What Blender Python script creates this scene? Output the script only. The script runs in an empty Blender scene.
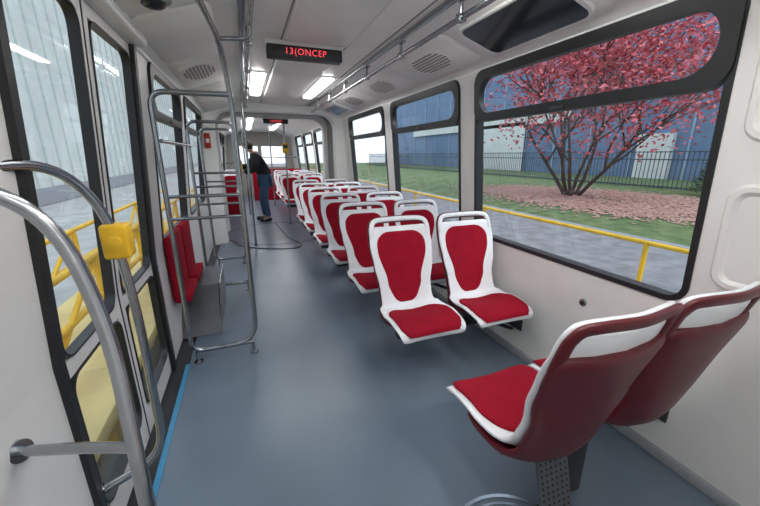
import bpy, bmesh, math, random
from mathutils import Vector, Matrix
random.seed(7)
scene=bpy.context.scene
COL=scene.collection
# ------------------------------------------------------------------ materials
def mat(name,col,rough=.5,metal=0,var=.06,scale=6,bump=0,bscale=200,emit=None,estr=1,coat=0,col2=None,spec=.5):
    m=bpy.data.materials.new(name); m.use_nodes=True
    nt=m.node_tree; N=nt.nodes; L=nt.links
    b=N["Principled BSDF"]
    tc=N.new("ShaderNodeTexCoord"); nz=N.new("ShaderNodeTexNoise")
    nz.inputs["Scale"].default_value=scale; nz.inputs["Detail"].default_value=4
    L.new(tc.outputs["Object"],nz.inputs["Vector"])
    cr=N.new("ShaderNodeValToRGB")
    c2=col2 if col2 else [min(1,c*(1+var)) for c in col]
    c1=col if col2 else [c*(1-var) for c in col]
    cr.color_ramp.elements[0].position=.35; cr.color_ramp.elements[1].position=.65
    cr.color_ramp.elements[0].color=(*c1,1); cr.color_ramp.elements[1].color=(*c2,1)
    L.new(nz.outputs["Fac"],cr.inputs["Fac"]); L.new(cr.outputs["Color"],b.inputs["Base Color"])
    b.inputs["Roughness"].default_value=rough; b.inputs["Metallic"].default_value=metal
    b.inputs["Specular IOR Level"].default_value=spec
    if coat: b.inputs["Coat Weight"].default_value=coat
    if bump:
        n2=N.new("ShaderNodeTexNoise"); n2.inputs["Scale"].default_value=bscale
        L.new(tc.outputs["Object"],n2.inputs["Vector"])
        bp=N.new("ShaderNodeBump"); bp.inputs["Strength"].default_value=bump; bp.inputs["Distance"].default_value=.002
        L.new(n2.outputs["Fac"],bp.inputs["Height"]); L.new(bp.outputs["Normal"],b.inputs["Normal"])
    if emit:
        b.inputs["Emission Color"].default_value=(*emit,1); b.inputs["Emission Strength"].default_value=estr
    return m
def glass(name,tint,refl=.5):
    m=bpy.data.materials.new(name); m.use_nodes=True
    nt=m.node_tree; N=nt.nodes; L=nt.links
    N.remove(N["Principled BSDF"]); out=N["Material Output"]
    t=N.new("ShaderNodeBsdfTransparent"); t.inputs["Color"].default_value=(*tint,1)
    g=N.new("ShaderNodeBsdfGlossy"); g.inputs["Roughness"].default_value=.02
    lw=N.new("ShaderNodeLayerWeight"); lw.inputs["Blend"].default_value=.5
    p=N.new("ShaderNodeMath"); p.operation='POWER'; p.inputs[1].default_value=3.5
    L.new(lw.outputs["Facing"],p.inputs[0])
    q=N.new("ShaderNodeMath"); q.operation='MULTIPLY_ADD'; q.inputs[1].default_value=refl; q.inputs[2].default_value=.04
    L.new(p.outputs[0],q.inputs[0])
    mx=N.new("ShaderNodeMixShader"); L.new(q.outputs[0],mx.inputs[0]); L.new(t.outputs[0],mx.inputs[1]); L.new(g.outputs[0],mx.inputs[2])
    L.new(mx.outputs[0],out.inputs["Surface"])
    return m
def emis(name,col,s):
    m=bpy.data.materials.new(name); m.use_nodes=True
    nt=m.node_tree; N=nt.nodes; N.remove(N["Principled BSDF"])
    e=N.new("ShaderNodeEmission"); e.inputs[0].default_value=(*col,1); e.inputs[1].default_value=s
    nt.links.new(e.outputs[0],N["Material Output"].inputs["Surface"]); return m
M=dict(
 wall=mat("painted_wall_white",(.75,.745,.73),.38,var=.02,bump=.05),
 ceil=mat("ceiling_panel_white",(.90,.90,.88),.36,var=.02),
 seam=mat("panel_joint_grey",(.24,.25,.26),.6),
 plast=mat("seat_plastic_white",(.80,.82,.85),.3,var=.02),
 red=mat("red_plush",(.29,.004,.018),.9,var=.07,scale=14,bump=.3,bscale=700,spec=.2),
 redp=mat("red_back_plastic",(.10,.004,.010),.42,var=.05,coat=.1),
 steel=mat("brushed_steel",(.38,.40,.42),.19,1,var=.05,scale=30),
 sheet=mat("sheet_steel",(.13,.14,.155),.36,.6,var=.08,scale=10),
 steeld=mat("dull_steel",(.16,.17,.18),.45,.6,var=.08,scale=20),
 black=mat("black_rubber",(.012,.013,.015),.45,var=.1),
 dark=mat("dark_grey_metal",(.04,.044,.048),.5,.2,var=.1),
 grey=mat("grey_plastic",(.3,.32,.34),.5,var=.05),
 floor=mat("grey_blue_vinyl_floor",(.138,.184,.236),.29,var=.06,scale=3,bump=.18,bscale=350),
 blue=mat("blue_strip",(.05,.26,.45),.4,var=.05),
 yellow=mat("yellow_plastic",(.80,.48,.02),.4,var=.05),
 ypaint=mat("yellow_paint",(.85,.50,.02),.5,var=.12),
 cream=mat("cream_yellow_deck",(.78,.62,.26),.6,var=.12,scale=3),
 concrete=mat("pale_concrete",(.42,.43,.42),.85,var=.12,scale=2),
 screen=mat("screen_black_gloss",(.016,.02,.026),.14,var=.05,spec=.5),
 infoblue=mat("info_panel_blue",(.1,.25,.42),.2,var=.2,scale=20),
 bellow=mat("bellows_grey",(.36,.36,.35),.7,var=.05),
 farwall=mat("rear_bulkhead_grey",(.42,.40,.37),.6,var=.05),
 lamp=emis("lamp_diffuser_glow",(1,.985,.96),12.5),
 led=emis("led_red_glow",(1,.08,.10),.9),
 asphalt=mat("asphalt",(.23,.23,.23),.9,var=.2,scale=3,bump=.4,bscale=60),
 grass=mat("grass",(.075,.13,.04),.95,col2=(.16,.21,.08),scale=2.5),
 litter=mat("fallen_leaves",(.34,.17,.12),.95,col2=(.54,.35,.29),scale=9),
 leaf=mat("crimson_leaves",(.44,.03,.05),.8,col2=(.78,.24,.27),scale=3),
 bark=mat("bark",(.08,.06,.05),.9,var=.3,scale=20),
 bluewall=mat("blue_facade",(.13,.21,.34),.7,var=.10,scale=1.2),
 bluelight=mat("pale_blue_panel",(.30,.40,.52),.6,var=.1,scale=1),
 whitewall=mat("white_hall_facade",(.66,.69,.66),.7,var=.06,scale=1.5),
 rib=mat("facade_rib_grey",(.46,.52,.50),.7),
 fence=mat("fence_dark",(.08,.1,.12),.7,var=.1),
 conif=mat("conifer_green",(.03,.08,.03),.9,col2=(.08,.16,.06),scale=10),
 skin=mat("skin",(.50,.29,.21),.6,var=.05), jacket=mat("black_jacket_cloth",(.012,.013,.018),.8,var=.2,scale=15),
 jeans=mat("blue_jeans_cloth",(.045,.10,.19),.9,var=.2,scale=20), hair=mat("dark_hair",(.015,.011,.01),.7,var=.2,scale=30),
 shoe=mat("black_shoe",(.01,.01,.01),.5),
 extred=mat("red_box_plastic",(.5,.03,.02),.4),
 glassr=glass("clear_window_glass",(.93,.97,1.0),.40), glassl=glass("door_glass",(.93,.98,.99),.40),
)
# ------------------------------------------------------------------ geometry helpers
WL={}
class Geo:
    def __init__(s): s.v=[]; s.f=[]; s.m=[]
    def add(s,v,f,mi=0):
        o=len(s.v); s.v+= [tuple(p) for p in v]; s.f+=[tuple(i+o for i in q) for q in f]; s.m+=[mi]*len(f); return s
    def box(s,a,b,bev=0,mi=0,seg=2):
        a=Vector(a); b=Vector(b); lo=Vector(map(min,a,b)); hi=Vector(map(max,a,b)); c=(lo+hi)/2; d=hi-lo
        bm=bmesh.new(); bmesh.ops.create_cube(bm,size=1)
        for v in bm.verts: v.co=Vector((v.co.x*d.x,v.co.y*d.y,v.co.z*d.z))+c
        if bev: bmesh.ops.bevel(bm,geom=list(bm.edges),offset=min(bev,min(d)*.49),segments=seg,affect='EDGES',profile=.5)
        bm.verts.index_update()
        s.add([v.co for v in bm.verts],[[v.index for v in f.verts] for f in bm.faces],mi); bm.free(); return s
    def tube(s,pts,r=.016,fil=0,n=12,mi=0,sq=1):
        pts=[Vector(p) for p in pts]
        if fil: pts=fillet(pts,fil)
        rr=r if isinstance(r,(list,tuple)) else [r]*len(pts)
        v=[];f=[]; t0=(pts[1]-pts[0]).normalized()
        up=Vector((0,0,1)) if abs(t0.z)<.9 else Vector((1,0,0))
        nx=t0.cross(up).normalized()
        for i,p in enumerate(pts):
            if i==0:t=t0
            elif i==len(pts)-1:t=(pts[i]-pts[i-1]).normalized()
            else:t=((pts[i+1]-pts[i]).normalized()+(pts[i]-pts[i-1]).normalized()).normalized()
            nx=(nx-t*nx.dot(t)).normalized(); ny=t.cross(nx)
            for k in range(n):
                a=2*math.pi*k/n; v.append(p+nx*(math.cos(a)*rr[i])+ny*(math.sin(a)*rr[i]*sq))
        for i in range(len(pts)-1):
            for k in range(n):
                k2=(k+1)%n; f.append((i*n+k,i*n+k2,(i+1)*n+k2,(i+1)*n+k))
        f.append(tuple(range(n))[::-1]); f.append(tuple((len(pts)-1)*n+k for k in range(n)))
        return s.add(v,f,mi)
    def loops(s,ls,mi=0,closed=True,cap=True):
        n=len(ls[0]); v=[p for l in ls for p in l]; f=[]
        for i in range(len(ls)-1):
            for k in range(n if closed else n-1):
                k2=(k+1)%n; f.append((i*n+k,i*n+k2,(i+1)*n+k2,(i+1)*n+k))
        if cap: f.append(tuple(range(n))[::-1]); f.append(tuple((len(ls)-1)*n+k for k in range(n)))
        return s.add(v,f,mi)
    def build(s,name,mats,parent=None,label=None,cat=None,group=None,kind=None,smooth=True,ang=40,origin=None):
        if not isinstance(mats,(list,tuple)): mats=[mats]
        if parent is not None: org=WL[parent.name]
        elif origin is not None: org=Vector(origin)
        else:
            xs=[p[0] for p in s.v]; ys=[p[1] for p in s.v]; zs=[p[2] for p in s.v]
            org=Vector(((min(xs)+max(xs))/2,(min(ys)+max(ys))/2,min(zs)))
        me=bpy.data.meshes.new(name); me.from_pydata([Vector(p)-org for p in s.v],[],s.f)
        for m in mats: me.materials.append(m)
        me.polygons.foreach_set("material_index",s.m)
        bm=bmesh.new(); bm.from_mesh(me); bmesh.ops.recalc_face_normals(bm,faces=bm.faces); bm.to_mesh(me); bm.free()
        if smooth:
            me.shade_smooth(); me.set_sharp_from_angle(angle=math.radians(ang))
        ob=bpy.data.objects.new(name,me); COL.objects.link(ob)
        if parent is not None: ob.parent=parent
        else: ob.location=org
        WL[ob.name]=org
        tag(ob,label,cat,group,kind); return ob
def tag(ob,label=None,cat=None,group=None,kind=None):
    if label: ob["label"]=label
    if cat: ob["category"]=cat
    if group: ob["group"]=group
    if kind: ob["kind"]=kind
def empty(name,loc,label,cat,group=None,kind=None):
    e=bpy.data.objects.new(name,None); e.empty_display_size=.1; COL.objects.link(e); e.location=loc
    WL[e.name]=Vector(loc); tag(e,label,cat,group,kind); return e
def fillet(pts,r,seg=7):
    out=[pts[0]]
    for i in range(1,len(pts)-1):
        p=pts[i]; a=pts[i-1]-p; b=pts[i+1]-p
        ra=min(r,a.length*.49); rb=min(r,b.length*.49)
        A=p+a.normalized()*ra; B=p+b.normalized()*rb
        for k in range(seg+1):
            t=k/seg; out.append(A*(1-t)**2+p*2*t*(1-t)+B*t*t)
    out.append(pts[-1]); return out
def catmull(P,k=8):
    P=[Vector(p) for p in P]; Q=[2*P[0]-P[1]]+P+[2*P[-1]-P[-2]]; out=[]
    for i in range(1,len(Q)-2):
        a,b,c,d=Q[i-1:i+3]
        for j in range(k):
            t=j/k; out.append(.5*((2*b)+(c-a)*t+(2*a-5*b+4*c-d)*t*t+(3*b-a-3*c+d)*t**3))
    out.append(P[-1]); return out
def interp(tab,x):
    if x<=tab[0][0]: return tab[0][1]
    for (a,b),(c,d) in zip(tab,tab[1:]):
        if x<=c:
            t=(x-a)/(c-a); t=t*t*(3-2*t); return b+(d-b)*t
    return tab[-1][1]
def duplicate(root,loc,rz=0):
    def cp(o,par):
        n=o.copy(); COL.objects.link(n)
        if par: n.parent=par; n.matrix_parent_inverse=o.matrix_parent_inverse.copy()
        for c in list(o.children): cp(c,n)
        return n
    n=cp(root,None); n.location=loc; n.rotation_euler[2]=rz; return n
# ------------------------------------------------------------------ tram shell
def xr(z): return 1.75 if z<=.8 else 1.75-.10*(z-.8)/1.2
def xl(z): return -.60 if z<=.8 else -.60+.09*(z-.8)/1.2
def side_geo(g,side,y0,y1,z0,z1,ops,th=.05,off=0,mi=0):
    fx=xr if side>0 else xl
    ys=sorted(set([y0,y1]+[v for o in ops for v in o[:2]])); zs=sorted(set([z0,z1]+([.8] if z0<.8<z1 else [])+[v for o in ops for v in o[2:4]]))
    for a,b in zip(ys,ys[1:]):
        for c,d in zip(zs,zs[1:]):
            if any(o[0]<=(a+b)/2<=o[1] and o[2]<=(c+d)/2<=o[3] for o in ops): continue
            v=[]
            for z in (c,d):
                for y in (a,b):
                    for t in (0,th): v.append((fx(z)+side*(t+off),y,z))
            g.add(v,[(0,1,3,2),(4,6,7,5),(0,2,6,4),(1,5,7,3),(0,4,5,1),(2,3,7,6)],mi)
def rrect(a,b,c,d,r,n=7):
    r=min(r,(b-a)*.49,(d-c)*.49); out=[]
    for cx,cy,s in ((b-r,d-r,0),(a+r,d-r,1),(a+r,c+r,2),(b-r,c+r,3)):
        for k in range(n+1):
            t=math.pi/2*(s+k/n); out.append((cx+r*math.cos(t),cy+r*math.sin(t)))
    return out
def ring(g,side,a,b,c,d,w,r,o0,o1,mi=0,ri=None):
    fx=xr if side>0 else xl
    O=rrect(a,b,c,d,r); I=rrect(a+w,b-w,c+w,d-w,ri if ri else max(.015,r-w))
    f=lambda L,o:[(fx(z)+side*o,y,z) for y,z in L]
    ls=[f(O,o0),f(I,o0),f(I,o1),f(O,o1),f(O,o0)]
    n=len(O); v=[p for l in ls[:4] for p in l]; F=[]
    for i in range(4):
        j=(i+1)%4
        for k in range(n): F.append((i*n+k,i*n+(k+1)%n,j*n+(k+1)%n,j*n+k))
    g.add(v,F,mi)
def pane(g,side,a,b,c,d,r,off,mi=0):
    fx=xr if side>0 else xl
    P=rrect(a,b,c,d,r); g.add([(fx(z)+side*off,y,z) for y,z in P],[tuple(range(len(P)))],mi)
wn=[0]
def window(side,a,b,c=.80,d=1.98,split=1.655):
    wn[0]+=1; g=Geo()
    ring(g,side,a-.022,b+.022,c-.022,d+.022,.026,.09,-.006,.06)
    ring(g,side,a-.016,b+.016,split,d+.018,.056,.09,-.016,.03,ri=.11)
    w=g.build("window_%d"%wn[0],M['black'],kind="structure",label="black rubber window frame with hopper sash")
    g=Geo(); pane(g,side,a+.02,b-.02,split+.02,d-.01,.11,.022); pane(g,side,a,b,c,split+.02,.07,.03)
    g.build("glass_pane",M['glassr'],parent=w,smooth=False)
    g=Geo(); fx=xr if side>0 else xl; ym=(a+b)/2
    g.box((fx(split)-side*.014,ym-.05,split+.01),(fx(split)-side*.026,ym+.05,split+.03),.004)
    g.build("latch",M['dark'],parent=w)
    return w
RW=[(.83,2.32),(2.56,3.94),(4.20,5.72)]
g=Geo(); side_geo(g,1,-1.2,6.15,0,2.02,[(a,b,.80,1.98) for a,b in RW])
g.build("wall_right",M['wall'],kind="structure",label="white tram side wall panel",smooth=False)
for a,b in RW: window(1,a,b)
R2=[(7.45,8.85),(9.1,10.5),(10.75,12.15)]
g=Geo(); side_geo(g,1,7.25,13.5,0,2.02,[(a,b,.80,1.98) for a,b in R2])
g.build("wall_right_rear",M['wall'],kind="structure",label="white tram side wall panel of second car",smooth=False)
for a,b in R2: window(1,a,b)
Lw=[(2.78,3.95),(4.20,5.72)]
g=Geo(); side_geo(g,-1,2.46,6.15,0,2.02,[(a,b,.80,1.98) for a,b in Lw]); side_geo(g,-1,-1.2,1.20,0,2.02,[])
side_geo(g,-1,1.20,2.46,1.99,2.02,[])
g.build("wall_left",M['wall'],kind="structure",label="white tram door side wall",smooth=False)
for a,b in Lw: window(-1,a,b)
L2=[(7.45,8.6),(9.0,10.3),(10.6,12.1)]
g=Geo(); side_geo(g,-1,7.25,13.5,0,2.02,[(a,b,.80,1.98) for a,b in L2])
g.build("wall_left_rear",M['wall'],kind="structure",label="white tram wall of second car",smooth=False)
for a,b in L2: window(-1,a,b)
# ceiling
prof=[(1.70,1.97),(1.64,2.02),(1.58,2.06),(1.24,2.165),(1.14,2.19),(1.06,2.20),(.09,2.20),(.01,2.19),(-.09,2.165),(-.43,2.06),(-.49,2.02),(-.55,1.97)]
def extr(g,pr,y0,y1,th=.05,mi=0):
    n=len(pr); v=[]
    for y in (y0,y1):
        v+=[(x,y,z) for x,z in pr]; v+=[(x,y,z+th) for x,z in pr]
    F=[]
    for k in range(n-1):
        F+= [(k,k+1,2*n+k+1,2*n+k),(n+k,3*n+k,3*n+k+1,n+k+1),(k,n+k,n+k+1,k+1),(2*n+k,2*n+k+1,3*n+k+1,3*n+k)]
    F+=[(0,2*n,3*n,n),(n-1,2*n-1,4*n-1,3*n-1)]
    g.add(v,F,mi)
g=Geo(); extr(g,prof,-1.2,6.15); g.build("ceiling",M['ceil'],kind="structure",label="white curved tram ceiling",ang=30)
g=Geo(); extr(g,prof,7.25,13.5); g.build("ceiling_rear",M['ceil'],kind="structure",label="white tram ceiling of second car",ang=30)
# floor
g=Geo(); g.box((-.50,-1.2,-.05),(1.80,13.5,0)); g.build("floor",M['floor'],kind="structure",label="grey-blue speckled vinyl tram floor",smooth=False)
g=Geo(); g.box((-.66,-1.2,-.09),(-.50,13.5,-.015)); g.build("trim_1",M['dark'],kind="structure",label="dark door threshold",smooth=False)
g=Geo(); g.box((-.522,.2,-.02),(-.495,2.44,.006),.002); g.build("trim_2",M['blue'],kind="structure",label="blue edge strip at the doorway",smooth=False)
g=Geo(); g.box((1.725,-1.1,0),(1.75,6.1,.05),.005); g.build("baseboard_right",M['grey'],kind="structure",label="grey skirting")
g=Geo(); g.box((-.66,-1.25,0),(1.80,-1.2,2.2)); g.build("wall_back",M['wall'],kind="structure",label="white cab bulkhead",smooth=False)
g=Geo()
g.box((-.62,13.5,0),(1.78,13.56,1.0)); g.box((-.62,13.5,1.72),(1.78,13.56,2.25)); g.box((-.62,13.5,1.0),(-.3,13.56,1.72)); g.box((1.45,13.5,1.0),(1.78,13.56,1.72)); g.box((.5,13.5,1.0),(.62,13.56,1.72))
g.build("wall_far",M['farwall'],kind="structure",label="grey end bulkhead with windows",smooth=False)
# articulation portals
def portal(y0,y1,idx):
    g=Geo()
    O=rrect(-.64,1.79,-.3,2.24,.12,10); I=rrect(-.38,1.52,-.32,2.08,.24,10); I2=rrect(-.42,1.56,-.32,2.12,.24,10)
    L=((O,y0),(I2,y0),(I,y0+.03),(I,y1-.03),(I2,y1),(O,y1)); v=[(x,y,max(z,-.03)) for l,y in L for x,z in l]; k=len(O); F=[]
    for i in range(6):
        j=(i+1)%6
        for q in range(k): F.append((i*k+q,i*k+(q+1)%k,j*k+(q+1)%k,j*k+q))
    g.add(v,F); return g.build("trim_%d"%idx,M['ceil'],kind="structure",label="white rounded portal frame of the articulation",ang=50)
portal(6.10,6.35,3); portal(7.05,7.27,4)
g=Geo(); ys=[6.3+.04*i for i in range(21)]
ls=[]
for i,y in enumerate(ys):
    e=.05 if i%2 else .0
    P=rrect(-.47-e,1.58+e,-.3,2.14+e,.2); ls.append([(x,y,max(z,-.03)) for x,z in P])
g.loops(ls,cap=False); g.build("wall_articulation",M['bellow'],kind="structure",label="grey corrugated bellows of the articulation",ang=60)
def ringflat(g,c,r0,r1,z0,z1,n=72):
    ls=[[(c[0]+r*math.cos(2*math.pi*k/n),c[1]+r*math.sin(2*math.pi*k/n),z) for k in range(n)] for r,z in ((r0,z0),(r0,z1),(r1,z1),(r1,z0))]
    g.loops(ls,cap=False)
g=Geo(); ringflat(g,(.54,6.70),.985,1.0,-.01,.003); g.build("trim_5",M['dark'],kind="structure",label="dark turntable joint ring in the floor")
g=Geo(); ringflat(g,(.79,.63),.255,.27,-.01,.004); ringflat(g,(.79,.63),.225,.235,-.01,.003)
g.build("trim_6",M['steel'],kind="structure",label="round metal hatch ring set into the floor")
g=Geo(); g.tube(catmull([(-.35,6.3,.007),(-.15,5.75,.007),(.25,5.45,.007),(.62,5.35,.007),(.74,5.6,.007),(.60,6.2,.007),(.50,7.6,.007)],8),.007,n=6)
g.build("floor_cable",M['black'],label="thin black cable lying on the floor",cat="cable")
# ceiling seams & strips
g=Geo(); g.box((1.065,-1.2,2.176),(1.105,6.09,2.197),.003); g.build("trim_7",M['steel'],kind="structure",label="aluminium ceiling strip")
g=Geo(); g.box((.045,-1.2,2.176),(.085,6.09,2.197),.003); g.build("trim_8",M['steel'],kind="structure",label="aluminium ceiling strip")
g=Geo(); g.box((.335,-1,2.178),(.795,2.74,2.21),.014,seg=3); g.box((.335,2.97,2.178),(.795,6.0,2.21),.014,seg=3)
g.build("trim_9",M['ceil'],kind="structure",label="raised central ceiling panels with rounded edges")
g=Geo(); g.box((1.02,-1,2.197),(1.03,6.08,2.202)); g.box((.12,-1,2.197),(.13,6.08,2.202)); g.box((.80,-1,2.197),(.808,6.08,2.202)); g.box((.322,-1,2.197),(.33,6.08,2.202))
g.build("trim_17",M['seam'],kind="structure",label="thin joints between ceiling panels",smooth=False)
g=Geo(); g.tube([(1.662,-1.2,2.008),(1.662,6.1,2.008)],.016,n=10); g.build("trim_15",M['ceil'],kind="structure",label="rounded white moulding between wall and ceiling")
g=Geo(); g.tube([(-.512,2.5,2.008),(-.512,6.1,2.008)],.016,n=10); g.build("trim_16",M['ceil'],kind="structure",label="rounded white moulding between wall and ceiling")
def cove_pt(side,u,y,o=0):
    x=1.58-.34*u; z=2.06+.105*u
    nx,nz=-.295,-.955
    x+=nx*o; z+=nz*o
    return (x if side>0 else 1.15-x,y,z)
def cove_plate(g,side,u0,u1,y0,y1,r,o0,o1,mi=0,inset=0):
    ls=[]
    for o,ins in ((o0,0),(o0+(o1-o0)*.7,inset*.3),(o1,inset)) if inset else ((o0,0),(o1,0)):
        P=rrect(y0+ins,y1-ins,u0*.356+ins,u1*.356-ins,r); ls.append([cove_pt(side,v/.356,y,o) for y,v in P])
    g.loops(ls,mi=mi)
g=Geo()
BAY=[(-1,.20),(.22,1.20),(1.22,2.14),(2.16,3.07),(3.09,4.09),(4.11,5.09),(5.11,6.07)]
for s in (1,-1):
    for a,b in BAY: cove_plate(g,s,-.10,1.04,a,b,.09,-.01,.018,inset=.014)
g.build("trim_10",M['ceil'],kind="structure",label="raised rounded cove panels along both ceiling sides")
PO=.018
# ceiling monitor
mon=Geo(); cove_plate(mon,1,.0,.92,1.30,2.04,.08,PO-.004,PO+.014,inset=.006)
mon=mon.build("ceiling_monitor",M['ceil'],label="black glossy passenger monitor set into the ceiling cove",cat="monitor")
g=Geo(); cove_plate(g,1,.05,.87,1.33,2.0,.05,PO+.0135,PO+.016); g.build("screen",M['screen'],parent=mon)
def speaker(side,y,u=.5,sy=.25,su=.36):
    g=Geo(); cove_plate(g,side,u-su,u+su,y-sy,y+sy,.12,PO-.004,PO+.006,inset=.006)
    p=g.build("speaker_grille",M['ceil'],label="white oval speaker grille with round holes",cat="speaker",group="ceiling speakers")
    g=Geo(); W=su*.356
    ny=int(sy*.86/.030); nu=int(W*.82/.028)
    for i in range(-ny,ny+1):
        for j in range(-nu,nu+1):
            yy=i*.030+(.015 if j%2 else 0); uu=j*.028
            if (yy/(sy*.88))**2+(uu/(W*.86))**2>1: continue
            P=[(y+yy+.0105*math.cos(a*math.pi/4),u*.356+uu+.0105*math.sin(a*math.pi/4)) for a in range(8)]
            v=[cove_pt(side,q/.356,w,PO+.0068) for w,q in P]; g.add(v,[tuple(range(8))])
    g.build("grille_holes",M['black'],parent=p,smooth=False)
speaker(1,2.58); speaker(1,3.60); speaker(-1,3.50,.44,.29,.40); speaker(1,4.6)
g=Geo(); cove_plate(g,1,.15,.8,5.25,5.9,.02,PO-.002,PO+.012)
pl=g.build("route_display",M['grey'],label="small blue information display above the windows",cat="display")
g=Geo(); cove_plate(g,1,.2,.75,5.29,5.86,.01,PO+.0115,PO+.014); g.build("screen",M['infoblue'],parent=pl)
def dome(x,y,z):
    g=Geo(); ls=[[(x+r*math.cos(a*math.pi/12),y+r*math.sin(a*math.pi/12),zz) for a in range(24)] for r,zz in ((.075,z+.03),(.075,z),(.06,z-.01))]
    g.loops(ls); p=g.build("dome_camera",M['grey'],label="small dark dome surveillance camera on ceiling",cat="camera")
    g=Geo(); ls=[[(x+.055*math.cos(t)*math.cos(a*math.pi/12),y+.055*math.cos(t)*math.sin(a*math.pi/12),z-.008-.03*math.sin(t)) for a in range(24)] for t in (0,.3,.6,.9,1.2,1.5)]
    g.loops(ls); g.build("dome",M['screen'],parent=p)
dome(-.31,2.02,2.085)
def lamp(x,y0,y1,z=2.2):
    g=Geo(); P=rrect(x-.075,x+.075,y0,y1,.03); g.loops([[(a,b,zz) for a,b in P] for zz in (z+.003,z-.01)])
    p=g.build("ceiling_lamp_or_fill",M['plast'],label="long white ceiling lamp or added fill strip with glowing diffuser",cat="lamp",group="ceiling lamps")
    g=Geo(); P=rrect(x-.06,x+.06,y0+.02,y1-.02,.02); P2=rrect(x-.045,x+.045,y0+.04,y1-.04,.02); g.loops([[(a,b,z-.008) for a,b in P],[(a,b,z-.022) for a,b in P],[(a,b,z-.03) for a,b in P2]]); g.build("diffuser",M['lamp'],parent=p)
for x in (.22,.91):
    for a,b in ((-1,-.1),(.15,1.05),(1.1,1.75),(3.85,5.2)): lamp(x,a,b)  # spans nearest the camera are out of view, added as fill light
for x in (.22,.91): lamp(x,7.6,9.6); lamp(x,10.2,12)
def led(x0,x1,y,z0,z1,txt,sz):
    g=Geo(); g.box((x0,y,z0),(x1,y+.10,z1),.008)
    p=g.build("led_sign",M['dark'],label="black destination display with red dot-matrix letters",cat="sign")
    g=Geo(); g.box((x0-.01,y+.006,z1-.010),(x1+.01,y+.16,min(2.199,z1+.12)),.004); g.build("mounting_plate",M['ceil'],parent=p)
    cu=bpy.data.curves.new("led_text","FONT"); cu.body=txt; cu.size=sz; cu.extrude=.0005; cu.align_x='CENTER'; cu.align_y='CENTER'; cu.space_character=1.15
    to=bpy.data.objects.new("tmp",cu); COL.objects.link(to)
    dg=bpy.context.evaluated_depsgraph_get(); me=bpy.data.meshes.new_from_object(to.evaluated_get(dg)); bpy.data.objects.remove(to)
    me.name="led_text"; me.materials.clear(); me.materials.append(M['led'])
    o=bpy.data.objects.new("led_text",me); COL.objects.link(o); o.parent=p
    o.rotation_euler=(math.pi/2,0,0); o.location=Vector(((x0+x1)/2,y-.002,(z0+z1)/2))-WL[p.name]
led(.225,.765,2.78,2.088,2.17,"13(ONCEP",.058)
led(.40,.84,6.98,1.98,2.055,"13(ONC",.055)
# ------------------------------------------------------------------ doors
dn=[0]
def doorleaf(y0,y1,panes,seal=.02,so=-.012):
    dn[0]+=1; g=Geo(); W=.046
    ops=[(y0+W,y1-W,c,d) for c,d in panes]
    side_geo(g,-1,y0,y1,.0,1.99,ops,th=.035,off=.005)
    p=g.build("door_%d"%dn[0],M['wall'],kind="structure",label="white tram door leaf with black gasketed glass",smooth=False)
    g=Geo(); gg=Geo()
    for a,b,c,d in ops:
        ring(g,-1,a-.002,b+.002,c-.002,d+.002,.008,.07,-.001,.038); pane(gg,-1,a,b,c,d,.06,.02)
    g.build("gasket",M['black'],parent=p); gg.build("glass_pane",M['glassl'],parent=p,smooth=False)
    g=Geo(); side_geo(g,-1,y1-.006,y1+seal,0,1.99,[],th=.05,off=so); g.build("rubber_seal",M['black'],parent=p,smooth=False)
    return p
doorleaf(1.215,1.80,[(.14,.71),(.77,1.94)],.003,.002)
doorleaf(1.806,2.44,[(.14,.71),(.77,1.94)],.02)
g=Geo(); side_geo(g,-1,1.187,1.218,0,1.99,[],th=.05,off=-.02); g.build("trim_11",M['black'],kind="structure",label="black rubber door seal",smooth=False)
g=Geo(); side_geo(g,-1,2.405,2.45,0,1.99,[],th=.05,off=-.02); g.build("trim_12",M['black'],kind="structure",label="black rubber door seal",smooth=False)
g=Geo(); g.box((-.60,.0,1.995),(-.44,2.5,2.06),.02,seg=3); g.build("trim_13",M['ceil'],kind="structure",label="white door mechanism cover")
g=Geo()
for (a,b,c,d) in ((.46,.755,.90,1.32),(.46,.755,1.46,1.88)):
    P=rrect(a,b,c,d,.07); P2=rrect(a+.012,b-.012,c+.012,d-.012,.06); P3=rrect(a+.03,b-.03,c+.03,d-.03,.045); P4=rrect(a+.045,b-.045,c+.045,d-.045,.035)
    g.loops([[(xr(z)+.002,y,z) for y,z in P],[(xr(z)-.014,y,z) for y,z in P2],[(xr(z)-.014,y,z) for y,z in P3],[(xr(z)-.002,y,z) for y,z in P4]])
g.build("trim_14",M['wall'],kind="structure",label="embossed rounded recess pads on the white pillar",ang=20)
g=Geo(); c=(1.752,1.28,.60)
g.loops([[(x,c[1]+r*math.cos(a*math.pi/10),c[2]+r*math.sin(a*math.pi/10)) for a in range(20)] for r,x in ((.022,1.752),(.022,1.744),(.018,1.742))])
b=g.build("wall_socket",M['steel'],label="small round metal socket on the side wall",cat="socket")
g=Geo(); g.loops([[(x,c[1]+r*math.cos(a*math.pi/10),c[2]+r*math.sin(a*math.pi/10)) for a in range(20)] for r,x in ((.012,1.745),(.012,1.740))]); g.build("centre_cap",M['black'],parent=b)
g=Geo(); g.box((-.53,6.05,1.52),(-.45,6.098,1.74),.01); b=g.build("emergency_box",M['extred'],label="small red emergency box on the portal frame",cat="emergency box")
g=Geo(); g.box((-.515,6.044,1.60),(-.465,6.052,1.66),.004); g.build("label_plate",M['plast'],parent=b)
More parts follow.
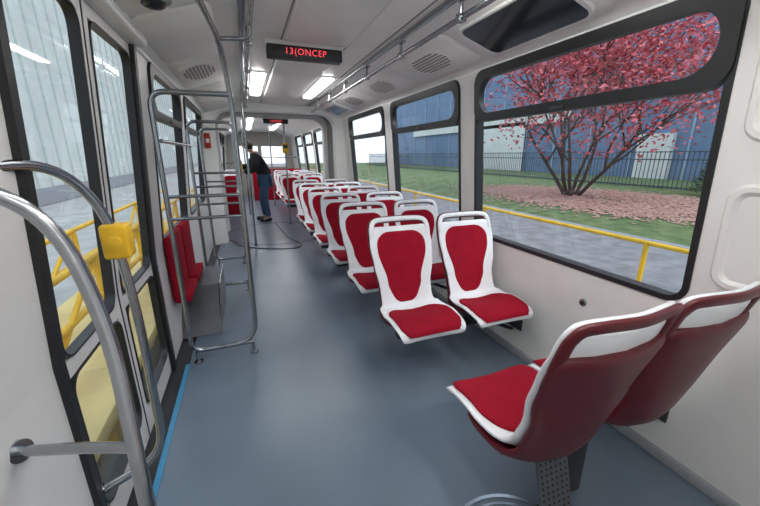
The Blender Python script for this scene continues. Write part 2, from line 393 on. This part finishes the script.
# ------------------------------------------------------------------ seats
PATH=catmull([(0,-.232,.392),(0,-.218,.424),(0,-.11,.434),(0,.0,.420),(0,.08,.412),(0,.142,.436),(0,.182,.52),(0,.220,.645),(0,.256,.765),(0,.284,.86),(0,.310,.956)],8)
CL=[0]
for a,b in zip(PATH,PATH[1:]): CL.append(CL[-1]+(b-a).length)
SE=CL[-1]
def at(s):
    s=max(0,min(CL[-1],s))
    for i in range(len(CL)-1):
        if s<=CL[i+1]+1e-9:
            t=(s-CL[i])/(CL[i+1]-CL[i]); p=PATH[i].lerp(PATH[i+1],t)
            q0=PATH[max(0,i-1)]; q1=PATH[min(len(PATH)-1,i+2)]; tg=(q1-q0).normalized(); return p,Vector((0,-tg.z,tg.y))
    return PATH[-1],Vector((0,-1,0))
DISH=[(0,.020),(.22,.035),(.42,.058),(.60,.050),(.92,.032)]
def loft(g,s0,s1,W,th,off,r,n=40,m=28,ex=.45,r1=None,OF=None):
    ls=[]
    for i in range(n+1):
        q=.5-.5*math.cos(math.pi*i/n); s=s0+(s1-s0)*q; p,nn=at(s)
        d=max(0.0,min(s-s0,s1-s)); w=interp(W,s); rr=r
        if r1 and s1-s<s-s0: rr=r1
        if d<rr: w=w-rr+math.sqrt(max(0,rr*rr-(rr-d)**2))
        te=th*(.35+.65*min(1,(d/(th*.6))**.5)) if d<th*.6 else th
        dish=interp(DISH,s); of=off+(interp(OF,s) if OF else 0)
        l=[]
        for k in range(m):
            a=2*math.pi*k/m; ca,sa=math.cos(a),math.sin(a)
            x=w*math.copysign(abs(ca)**ex,ca); h=te/2*math.copysign(abs(sa)**.6,sa)
            l.append(p+Vector((x,0,0))+nn*(of+h+dish*(x/.21)**2))
        ls.append(l)
    g.loops(ls)
SW=[(0,.218),(.22,.230),(.34,.216),(.46,.184),(.55,.186),(.70,.212),(.83,.226),(SE,.216)]
seat=empty("passenger_seat",(0,0,0),"white plastic tram seat with red plush cushions","seat","tram passenger seats")
g=Geo(); loft(g,0,SE,SW,.030,0,.05,r1=.045); g.build("seat_shell",M['plast'],parent=seat)
g=Geo(); loft(g,.022,.335,[(0,.200),(.20,.200),(.33,.165)],.03,.019,.05,r1=.08); g.build("seat_cushion",M['red'],parent=seat,ang=50)
g=Geo(); loft(g,.435,SE-.036,[(.435,.078),(.58,.122),(.80,.176),(.9,.180)],.020,.014,.05,r1=.10,ex=.4); g.build("backrest_cushion",M['red'],parent=seat,ang=50)
g=Geo(); loft(g,.14,SE-.060,[(a,b-.001) for a,b in SW],.040,-.022,.07,r1=.04,OF=[(.14,0),(.34,-.022),(.55,-.008),(.8,0)]); g.build("back_cover",M['redp'],parent=seat)
TD=Vector((0,.275,.961)); ND=Vector((0,-.961,.275)); TO=PATH[-1].copy()
def hooppts(off,k=1.0,leg=-.07):
    hp=[(-.206,leg),(-.206,-.03),(-.200,.003),(-.182,.032),(-.13,.045),(0,.049),(.13,.045),(.182,.032),(.200,.003),(.206,-.03),(.206,leg)]
    return catmull([TO+Vector((x*k,0,0))+TD*v+ND*(off+.032*(x/.2)**2) for x,v in hp],5)
g=Geo(); g.tube(hooppts(.0),.012,n=14,sq=1.35); g.build("grab_hoop",M['plast'],parent=seat)
g=Geo(); g.tube(hooppts(-.016,.998,-.12),.0135,n=14,sq=1.75); g.build("hoop_back_cover",M['redp'],parent=seat)
g=Geo(); g.box((-.14,-.10,.347),(.14,.06,.400),.008); g.build("mounting_bracket",M['dark'],parent=seat)
rows=[1.57,2.35,3.13,3.91,4.69,5.42]
XA,XB=.935,1.45
first=True
def put(x,y,rz=0,lab=None):
    global first
    if first: o=seat; o.location=(x,y,0); o.rotation_euler[2]=rz; first=False
    else: o=duplicate(seat,(x,y,0),rz)
    if lab: o["label"]=lab
    return o
for i,f in enumerate(rows):
    put(XA,f+.22,0,"white plastic seat with red cushions beside the aisle")
    put(XB,f+.22,0,"white plastic seat with red cushions beside the windows")
put(.945,.85,math.pi,"turned seat with dark red back cover beside the aisle")
put(1.40,.85,math.pi,"turned seat with dark red back cover by the wall")
RR=(7.6,8.5,9.4)
for f in RR:
    put(XA,f+.22); put(XB,f+.22)
for f in (8.9,9.7,10.5):
    put(-.32,f+.22)
def sframe(y,x0=.80,x1=1.745,ped=False):
    g=Geo(); g.box((x0,y-.03,.295),(x1,y+.03,.340),.006)
    g.box((x1-.012,y-.09,.20),(x1,y+.09,.34),.003)
    p=g.build("seat_frame",M['dark'],label="dark metal beam carrying a pair of seats from the wall",cat="seat frame",group="seat frames")
    g=Geo(); g.tube([(x1-.01,y,.18),(x1-.28,y,.31)],.014); g.build("brace",M['dark'],parent=p)
    if ped:
        g=Geo(); g.box((1.12,y-.08,.0),(1.24,y+.03,.30),.01); g.build("pedestal",M['dark'],parent=p)
        g=Geo(); a=Vector((.93,y-.17,.010)); b=Vector((.93,y-.09,.29)); 
        e=Vector((.15,0,0)); nn=Vector((0,-.935,.355))*.012
        g.add([a,a+e,b+e,b,a+nn,a+e+nn,b+e+nn,b+nn],[(0,1,2,3),(4,7,6,5),(0,4,5,1),(1,5,6,2),(2,6,7,3),(3,7,4,0)]); g.build("perforated_plate",M['steeld'],parent=p)
        g=Geo()
        for i in range(6):
            for j in range(12):
                c=a+e*((i+.6)/6.2)+(b-a)*((j+.7)/12.4)+nn*1.06; u=(b-a).normalized()
                g.add([c+Vector((1,0,0))*.006*math.cos(t*math.pi/3)+u*.006*math.sin(t*math.pi/3) for t in range(6)],[tuple(range(6))])
        g.build("perforation",M['black'],parent=p,smooth=False)
for f in rows+list(RR): sframe(f+.22)
sframe(.85,.82,1.745,True)
for f in (8.9,9.7,10.5):
    g=Geo(); g.box((-.595,f+.19,.295),(-.15,f+.25,.340),.006); g.build("seat_frame",M['dark'],label="dark metal beam carrying a single seat from the wall",cat="seat frame",group="seat frames")
# ------------------------------------------------------------------ grab rails
def flange(p,ax,par,r=.03,h=.012):
    g=Geo(); p=Vector(p); ax=Vector(ax).normalized(); g.tube([p,p+ax*h],r,n=16); g.build("flange",M['steel'],parent=par)
g=Geo(); g.tube([(1.12,-1.15,2.10),(1.12,6.05,2.10)],.015); cr=g.build("ceiling_grab_rail",M['steel'],label="long stainless steel grab rail under the ceiling",cat="grab rail")
for i,y in enumerate([.2,1.0,1.75,2.5,3.25,4.0,4.75,5.5]):
    g=Geo(); g.tube([(1.12,y,2.10),(1.12,y,2.185)],.010); g.box((1.095,y-.03,2.18),(1.145,y+.03,2.198),.004); g.box((1.098,y-.02,2.08),(1.142,y+.02,2.12),.006)
    g.build("bracket",M['steel'],parent=cr)
g=Geo(); g.tube([(.10,-1.15,2.11),(.10,6.05,2.11)],.014); cr=g.build("ceiling_grab_rail",M['steel'],label="stainless grab rail along the door side ceiling",cat="grab rail")
for y in (.5,1.6,2.6,3.4,4.2,5.0,5.8):
    g=Geo(); g.tube([(.10,y,2.11),(.10,y,2.198)],.01); g.box((.078,y-.02,2.09),(.122,y+.02,2.13),.006); g.build("bracket",M['steel'],parent=cr)
def stanchion(y,x0,x1,zt,bars,label,sweep=False):
    g=Geo()
    if sweep:
        g.tube([(x0+.05,y,.09),(x1,y,.09),(x1+.005,y,1.70),(x1-.02,y-.12,2.02),(x1-.10,1.75,2.10),(x1-.10,.9,2.10)],.0155,fil=.16)
        g.tube([(x1-.02,y,.09),(x0,y,.09),(x0,y,zt),(x1-.005,y-.03,zt)],.0155,fil=.09)
    else:
        g.tube([(x1-.001,y,.09),(x0,y,.09),(x0,y,zt),(x1,y,zt),(x1,y,.09),(x0+.05,y,.09)],.0155,fil=.09)
    p=g.build("stanchion_frame",M['steel'],label=label,cat="grab rail")
    for z in bars:
        g=Geo(); g.tube([(x0,y,z),(x1,y,z)],.011); g.build("crossbar",M['steel'],parent=p)
    for x in (x0+.03,x1-.03):
        g=Geo(); g.tube([(x,y,0),(x,y,.09)],.012); g.build("foot",M['steel'],parent=p)
        flange((x,y,0),(0,0,1),p)
    return p
p=stanchion(2.45,-.47,-.04,1.77,[1.03,1.17],"tall stainless tube partition sweeping up to the ceiling beside the doorway",True)
g=Geo(); g.tube([(-.065,2.29,2.03),(.10,2.27,2.04),(.10,2.25,2.11)],.012,fil=.05); g.build("cross_tube",M['steel'],parent=p)
g=Geo(); g.tube([(-.14,.95,2.10),(-.14,.95,2.14)],.011); g.build("bracket",M['steel'],parent=p)
stanchion(3.78,-.47,-.06,1.72,[.95,1.12,1.25],"stainless tube partition behind the side bench")
stanchion(4.8,-.47,-.10,1.72,[1.1],"stainless tube partition near the articulation")
g=Geo(); g.tube([(-.06,2.47,1.17),(-.06,3.76,1.17)],.012); g.build("handrail",M['steel'],label="horizontal stainless rail joining two partitions",cat="grab rail")
g=Geo(); g.tube([(-.45,2.47,1.50),(-.45,3.76,1.50)],.012); g.build("handrail",M['steel'],label="high horizontal stainless rail joining two partitions",cat="grab rail")
g=Geo(); g.tube([(-.60,1.06,1.39),(-.51,1.27,1.40),(-.43,1.34,1.25),(-.405,1.34,.9),(-.40,1.30,.30),(-.59,1.24,.26)],.0145,fil=.12)
p=g.build("door_handrail",M['steel'],label="curved stainless handrail carrying a yellow button box",cat="grab rail")
flange((-.603,1.053,1.39),(.4,.9,0),p); flange((-.60,1.237,.26),(1,.2,0),p)
bx=Geo(); bx.box((-.455,1.305,1.09),(-.378,1.375,1.205),.012,seg=3); b=bx.build("stop_button_box",M['yellow'],label="yellow plastic push-button box clamped on the handrail",cat="button box")
g=Geo(); g.loops([[(-.416+r*math.cos(a*math.pi/8),y,1.147+r*math.sin(a*math.pi/8)) for a in range(16)] for r,y in ((.022,1.307),(.022,1.298),(.016,1.296))]); g.build("button",M['yellow'],parent=b)
g=Geo(); g.tube([(-.60,.80,1.38),(-.46,.87,1.37),(-.375,.90,1.27),(-.315,.85,1.03),(-.275,.72,.70),(-.26,.68,.30),(-.26,.68,.012)],.0155,fil=.12)
p=g.build("door_handrail",M['steel'],label="thick curved stainless handrail standing by the door",cat="grab rail")
g=Geo(); g.tube([(-.285,.76,.80),(-.40,.84,.765),(-.595,.96,.71)],.013,fil=.05); g.build("stay",M['steel'],parent=p)
flange((-.601,.963,.709),(1,-.5,.2),p,.028,.014); flange((-.60,.79,1.38),(1,.4,0),p); flange((-.26,.68,0),(0,0,1),p,.035)
# side bench behind partition
bn=Geo(); P=[(2.84,.005),(3.68,.005),(3.68,.34),(3.12,.34)]
bn.loops([[(x,y,z) for y,z in P] for x in (-.595,-.31)]); bn=bn.build("bench_base",M['sheet'],label="slanted brushed steel base panel of the sideways bench",cat="bench base",smooth=False)
g=Geo(); g.tube([(-.308,2.84,.012),(-.308,3.12,.342),(-.308,3.68,.342)],.008,n=8); g.build("edge_trim",M['steel'],parent=bn)
for i,y in enumerate((2.72,3.18)):
    e=empty("side_bench_seat",(-.45,y+.20,.35),"red plush sideways seat against the door side wall","seat","sideways bench seats")
    g=Geo(); g.box((-.575,y,.355),(-.47,y+.40,.42),.015,seg=3); g.build("seat_cushion",M['red'],parent=e)
    g=Geo(); g.box((-.59,y,.355),(-.535,y+.42,.86),.024,seg=3); g.build("backrest",M['red'],parent=e)
def pole(x,y,lab,val=None):
    g=Geo(); g.tube([(x,y,.005),(x,y,2.19)],.017)
    p=g.build("floor_pole",M['steel'],label=lab,cat="pole"); flange((x,y,0),(0,0,1),p,.035)
    if val:
        g=Geo(); g.box((x-.06,y-.09,val),(x+.06,y-.018,val+.2),.02,seg=3)
        v=g.build("ticket_validator",M['yellow'],label="yellow ticket validator clamped to a steel pole",cat="ticket validator")
        g=Geo(); g.box((x-.04,y-.094,val+.1),(x+.04,y-.088,val+.17),.004); g.build("display",M['screen'],parent=v)
pole(-.10,7.6,"steel floor pole carrying a yellow ticket validator",1.12)
pole(.80,7.42,"steel floor pole beside the rear seats",1.45)
pole(.05,5.75,"steel floor pole in front of the articulation")
pole(.02,9.0,"steel floor pole beside single seats")
pole(.72,10.4,"steel floor pole beside the far seats")
g=Geo(); g.box((-.55,8.55,.02),(-.10,8.59,.95),.01); q=g.build("partition_panel",M['red'],label="red partition panel in front of the single seats",cat="partition")
g=Geo(); g.tube([(-.53,8.57,.95),(-.53,8.57,1.25),(-.11,8.57,1.25),(-.11,8.57,.95)],.014,fil=.06); g.build("hand_bar",M['steel'],parent=q)
g=Geo(); g.box((.20,11.6,.02),(1.7,11.64,1.0),.01); q=g.build("partition_panel",M['red'],label="wide red partition panel near the end bulkhead",cat="partition")
g=Geo(); g.tube([(.22,11.62,1.0),(.22,11.62,1.35),(1.68,11.62,1.35),(1.68,11.62,1.0)],.016,fil=.06); g.build("hand_bar",M['steel'],parent=q)
# ------------------------------------------------------------------ person
def skin(name,V,E,R,m,parent=None,root=0,sub=2,org=None,**kw):
    me=bpy.data.meshes.new(name); me.from_pydata([Vector(v) for v in V],E,[])
    o=bpy.data.objects.new(name,me); COL.objects.link(o)
    md=o.modifiers.new("s","SKIN"); md.use_smooth_shade=True
    for i,r in enumerate(R):
        r=r if isinstance(r,tuple) else (r,r)
        me.skin_vertices[0].data[i].radius=r; me.skin_vertices[0].data[i].use_root=(i==root)
    s=o.modifiers.new("u","SUBSURF"); s.levels=sub; s.render_levels=sub
    dg=bpy.context.evaluated_depsgraph_get(); nm=bpy.data.meshes.new_from_object(o.evaluated_get(dg)); bpy.data.objects.remove(o)
    g=Geo(); g.add([v.co.copy() for v in nm.vertices],[tuple(p.vertices) for p in nm.polygons])
    return g.build(name,m,parent=parent,ang=180,origin=org,**kw)
J=dict(pel=(.40,8.02,.93),sp=(.36,8.02,1.10),ch=(.27,8.01,1.31),nk=(.18,8.0,1.46),hb=(.14,8.0,1.52),hd=(.09,8.0,1.60),ht=(.075,8.0,1.655),
 hl=(.38,7.93,.90),kl=(.34,7.90,.50),al=(.40,7.92,.09),tl=(.26,7.89,.035),
 hr=(.40,8.11,.90),kr=(.30,8.14,.50),ar=(.33,8.16,.09),tr=(.19,8.17,.035),
 sl=(.24,7.82,1.38),el=(.17,7.75,1.12),wl=(-.03,7.77,1.08),pl=(-.08,7.78,1.08),
 sr=(.23,8.19,1.38),er=(.07,8.24,1.16),wr=(-.09,8.12,1.19),pr=(-.14,8.10,1.195))
K=list(J); V=[J[k] for k in K]; ix={k:i for i,k in enumerate(K)}
Ed=[('pel','sp'),('sp','ch'),('ch','nk'),('nk','hb'),('hb','hd'),('hd','ht'),('pel','hl'),('hl','kl'),('kl','al'),('al','tl'),('pel','hr'),('hr','kr'),('kr','ar'),('ar','tr'),('ch','sl'),('sl','el'),('el','wl'),('wl','pl'),('ch','sr'),('sr','er'),('er','wr'),('wr','pr')]
Rd=dict(pel=.12,sp=.11,ch=.125,nk=.055,hb=.06,hd=(.085,.095),ht=.065,hl=.085,kl=.055,al=.035,tl=.03,hr=.085,kr=.055,ar=.035,tr=.03,sl=.055,el=.038,wl=.024,pl=.028,sr=.055,er=.038,wr=.024,pr=.028)
E=[(ix[a],ix[b]) for a,b in Ed]; R=[Rd[k] for k in K]
for s_,k in ((1,'pl'),(-1,'pr')):
    b=Vector(J[k])
    for q,(dy,ln) in enumerate(((-.028,.06),(-.010,.075),(.009,.072),(.027,.058))):
        a=len(V); V.append(tuple(b+Vector((-.035,dy,-.005)))); V.append(tuple(b+Vector((-.035-ln*.6,dy,-.02)))); V.append(tuple(b+Vector((-.035-ln*.8,dy,-.045))))
        R+= [.009,.008,.007]; E+=[(ix[k],a),(a,a+1),(a+1,a+2)]
    a=len(V); V.append(tuple(b+Vector((-.005,-.035*s_,-.015)))); V.append(tuple(b+Vector((-.04,-.05*s_,-.03)))); R+=[.010,.008]; E+=[(ix[k],a),(a,a+1)]
person=skin("person",V,E,R,M['skin'],org=(.36,8.02,0),label="person in black jacket and blue jeans leaning forward, arms reaching",cat="person")
def sub(keys,sc,add,name,m):
    kk=list(keys); VV=[J[k] for k in kk]; RR=[(tuple(r*sc for r in Rd[k]) if isinstance(Rd[k],tuple) else Rd[k]*sc+add) for k in kk]
    EE=[(kk.index(a),kk.index(b)) for a,b in Ed if a in kk and b in kk]
    return skin(name,VV,EE,RR,m,parent=person)
sub(['pel','sp','ch','nk','sl','el','wl','sr','er','wr'],1.24,.028,"jacket",M['jacket'])
sub(['pel','hl','kl','al','hr','kr','ar'],1.1,.014,"jeans",M['jeans'])
for a,t in (('al','tl'),('ar','tr')):
    A=Vector(J[a]);T=Vector(J[t]); g=Geo()
    g.box((T.x-.05,A.y-.045,.0),(A.x+.06,A.y+.045,.085),.035,seg=4); g.build("shoe",M['shoe'],parent=person)
h=Vector(J['hd']); g=Geo(); ls=[]
for i in range(9):
    t=-.7+i*(math.pi/2+.7)/8.0
    ls.append([(h.x+.026+.088*math.cos(t)*math.cos(a*math.pi/10),h.y+.090*math.cos(t)*math.sin(a*math.pi/10),h.z+.005+.110*math.sin(t)) for a in range(20)])
g.loops(ls); g.build("hair",M['hair'],parent=person)
g=Geo(); g.tube([(h.x-.075,h.y,h.z-.0),(h.x-.100,h.y,h.z-.03)],[.006,.014],n=8); g.build("nose",M['skin'],parent=person)
# ------------------------------------------------------------------ exterior
GZ=-.35
def plane(name,x0,x1,y0,y1,z,m,lab):
    g=Geo(); g.box((x0,y0,z-.05),(x1,y1,z)); return g.build(name,m,kind="structure",label=lab,smooth=False)
plane("ground",-.5,9,-30,80,GZ-.02,M['asphalt'],"grey asphalt yard")
plane("ground_apron",-60,-.5,-30,80,GZ-.02,M['concrete'],"pale concrete depot apron")
plane("ground_lawn",8.0,90,-30,80,GZ,M['grass'],"green lawn beyond the asphalt")
g=Geo(); g.box((7.85,-20,GZ-.1),(8.05,60,GZ+.03),.01); g.build("curb",M['grey'],label="grey concrete curb along the lawn",cat="curb")
g=Geo()
for i in range(13000):
    a=random.random()*6.283; q=random.random()**.6*.85+abs(random.gauss(0,.22)); x=13.8+3.6*q*math.cos(a); y=9.8+6.2*q*math.sin(a)
    if x<8.4 or x>19: continue
    s=random.uniform(.05,.09); t=random.random()*3
    dx,dy=s*math.cos(t),s*math.sin(t); z=GZ+.012+random.random()*.03
    g.add([(x-dx,y-dy,z),(x+dy,y-dx,z+.01),(x+dx,y+dy,z+.02),(x-dy,y+dx,z)],[(0,1,2,3)])
g.build("fallen_leaves",M['litter'],label="carpet of fallen reddish leaves under the tree",cat="leaves",kind="stuff",smooth=False)
def tree(x,y,seed,H,nl,name_lab):
    rnd=random.Random(seed); g=Geo(); tips=[]
    def br(p,d,l,r,dep):
        pts=[p]; q=p.copy(); dd=d.copy()
        for i in range(4):
            dd=(dd+Vector((rnd.uniform(-.16,.16),rnd.uniform(-.16,.16),rnd.uniform(-.04,.12)))).normalized(); q=q+dd*l/4; pts.append(q.copy())
            if dep<=2: tips.append(q.copy())
        g.tube(pts,[r*(1-.12*i) for i in range(5)],n=6 if dep<3 else 8)
        if dep>0:
            for i in range(3 if dep>1 else 2):
                a=rnd.uniform(0,6.28); s=rnd.uniform(.5,1.05)
                nd=(dd+Vector((math.cos(a)*s,math.sin(a)*s,rnd.uniform(-.15,.3)))).normalized()
                br(pts[rnd.choice((2,3,4))],nd,l*rnd.uniform(.70,.88),r*.55,dep-1)
    base=Vector((x,y,GZ))
    for i in range(8):
        a=i*.785+rnd.uniform(-.4,.4); k=rnd.uniform(.2,.80); br(base+Vector((math.cos(a)*.22,math.sin(a)*.22,-.05)),Vector((math.cos(a)*k,math.sin(a)*k,1)).normalized(),H*rnd.uniform(.30,.38),.085,3)
    t=g.build("tree",M['bark'],label=name_lab,cat="tree",ang=60)
    g=Geo()
    for i in range(nl):
        c=rnd.choice(tips)+Vector((rnd.gauss(0,.65),rnd.gauss(0,.65),rnd.gauss(0,.55))); s=rnd.uniform(.07,.115)
        if c.z<1.2: continue
        u=Vector((rnd.gauss(0,1),rnd.gauss(0,1),rnd.gauss(0,.6))).normalized(); w=u.cross(Vector((rnd.gauss(0,1),rnd.gauss(0,1),1))).normalized()
        g.add([c-u*s,c-u*s*.2+w*s*.6,c+u*s,c-u*s*.2-w*s*.6],[(0,1,2,3)])
    g.build("foliage",M['leaf'],parent=t,kind="stuff",smooth=False)
tree(13.6,11.4,5,10.2,12500,"broad multi-stemmed tree with crimson autumn leaves")
g=Geo(); g.tube([(19.6,8.8,GZ),(19.6,8.8,2.4)],[.1,.03],n=8); cf=g.build("bush",M['bark'],label="dark green conifer shrub beside the fence",cat="bush")
g=Geo(); rnd=random.Random(3)
for i in range(2500):
    z=rnd.random(); r=(1-z)*1.1+.1; a=rnd.random()*6.28; q=r*rnd.uniform(.6,1); c=Vector((19.6+q*math.cos(a),8.8+q*math.sin(a),GZ+.1+z*3)); s=.12
    u=Vector((math.cos(a),math.sin(a),.5)).normalized(); w=Vector((-math.sin(a),math.cos(a),rnd.uniform(-.5,.5)))
    g.add([c,c+u*s+w*.04,c+u*s*1.6,c+u*s-w*.04],[(0,1,2,3)])
g.build("foliage",M['conif'],parent=cf,kind="stuff",smooth=False)
g=Geo(); g.tube([(4.75,-8,.33),(4.75,30,.33)],.03,n=10); yr=g.build("yard_railing",M['ypaint'],label="low yellow painted tube railing beside the track",cat="railing")
for i in range(-2,8):
    y=2.76+i*3.3; g=Geo(); g.tube([(4.75,y,GZ-.05),(4.75,y,.33)],.03,n=10); g.build("post",M['ypaint'],parent=yr)
g=Geo(); g.box((20.9,-10,GZ+.05),(20.95,60,GZ+.15)); g.box((20.9,-10,1.15),(20.95,60,1.21)); g.box((20.9,-10,1.55),(20.95,60,1.60))
y=-10
while y<60: g.box((20.91,y,GZ),(20.94,y+.03,1.62)); y+=.22
fe=g.build("fence",M['fence'],label="dark metal bar fence along the lawn",cat="fence",smooth=False)
g=Geo(); g.box((30,-25,GZ),(34,75,11)); bb=g.build("factory_building",M['bluewall'],label="long blue-grey clad factory hall",cat="building",smooth=False)
g=Geo()
for y in range(-24,75,4): g.box((29.9,y,GZ),(30.05,y+.12,11))
g.build("pilaster_strip",M['bluelight'],parent=bb,smooth=False)
g=Geo(); g.box((29.6,17,GZ),(29.99,19.5,3.0)); g.box((29.6,32,GZ),(29.7,44,5)); g.box((29.6,26,4.6),(29.8,60,6.0))
g.build("annex",M['whitewall'],parent=bb,smooth=False)
g=Geo(); g.box((-7.5,-25,GZ),(-7,70,9)); hb=g.build("depot_hall",M['whitewall'],label="white depot hall with vertical cladding",cat="building",smooth=False)
g=Geo()
for i in range(90): g.box((-7.02,-24+i*1.0,GZ),(-6.95,-24+i*1.0+.06,9))
g.build("cladding_rib",M['rib'],parent=hb,smooth=False)
g=Geo(); g.box((-6.99,-25,GZ),(-6.93,70,.25)); g.build("plinth_band",M['grey'],parent=hb,smooth=False)
g=Geo(); g.box((-1.75,-3,-.04),(-.82,9,.06),.01); mp=g.build("maintenance_platform",M['cream'],label="yellow depot maintenance platform outside the doors",cat="platform")
for x in (-1.15,-1.7):
    for z in (.36,.68):
        g=Geo(); g.tube([(x,-3,z),(x,9,z)],.024); g.build("rail",M['ypaint'],parent=mp)
    for i in range(10):
        y=-2.6+i*1.15; g=Geo(); g.tube([(x,y,.0),(x,y,.68)],.024); g.build("post",M['ypaint'],parent=mp)
        g=Geo(); g.tube([(x,y,.03),(x,y+1.15,.68)],.018); g.build("diagonal_brace",M['ypaint'],parent=mp)
for i in range(8):
    y=-2.6+i*1.6; g=Geo(); g.box((-1.7,y,GZ-.03),(-.9,y+.1,-.03)); g.build("leg",M['ypaint'],parent=mp)
# ------------------------------------------------------------------ light and camera
w=bpy.data.worlds.new("World"); scene.world=w; w.use_nodes=True
nt=w.node_tree; bg=nt.nodes["Background"]
tc=nt.nodes.new("ShaderNodeTexCoord"); sp=nt.nodes.new("ShaderNodeSeparateXYZ"); nt.links.new(tc.outputs["Generated"],sp.inputs[0])
cr=nt.nodes.new("ShaderNodeValToRGB"); cr.color_ramp.elements[0].color=(.80,.86,.94,1); cr.color_ramp.elements[1].color=(.68,.79,.97,1)
nt.links.new(sp.outputs["Z"],cr.inputs[0]); nt.links.new(cr.outputs[0],bg.inputs[0]); bg.inputs[1].default_value=1.2
s=bpy.data.lights.new("sun","SUN"); s.energy=1.0; s.angle=.5; s.color=(1,.96,.9); so=bpy.data.objects.new("sun",s); so.rotation_euler=(math.radians(35),math.radians(25),0); COL.objects.link(so)
cam=bpy.data.cameras.new("camera"); co=bpy.data.objects.new("camera",cam); COL.objects.link(co)
cam.sensor_width=36; cam.lens=342/760*36; cam.clip_start=.02; cam.clip_end=300
co.location=(0,0,1.42); co.rotation_euler=(math.radians(90-16),0,math.radians(-21))
scene.camera=co
scene.view_settings.view_transform='Standard'; scene.view_settings.look='None'; scene.view_settings.exposure=.42
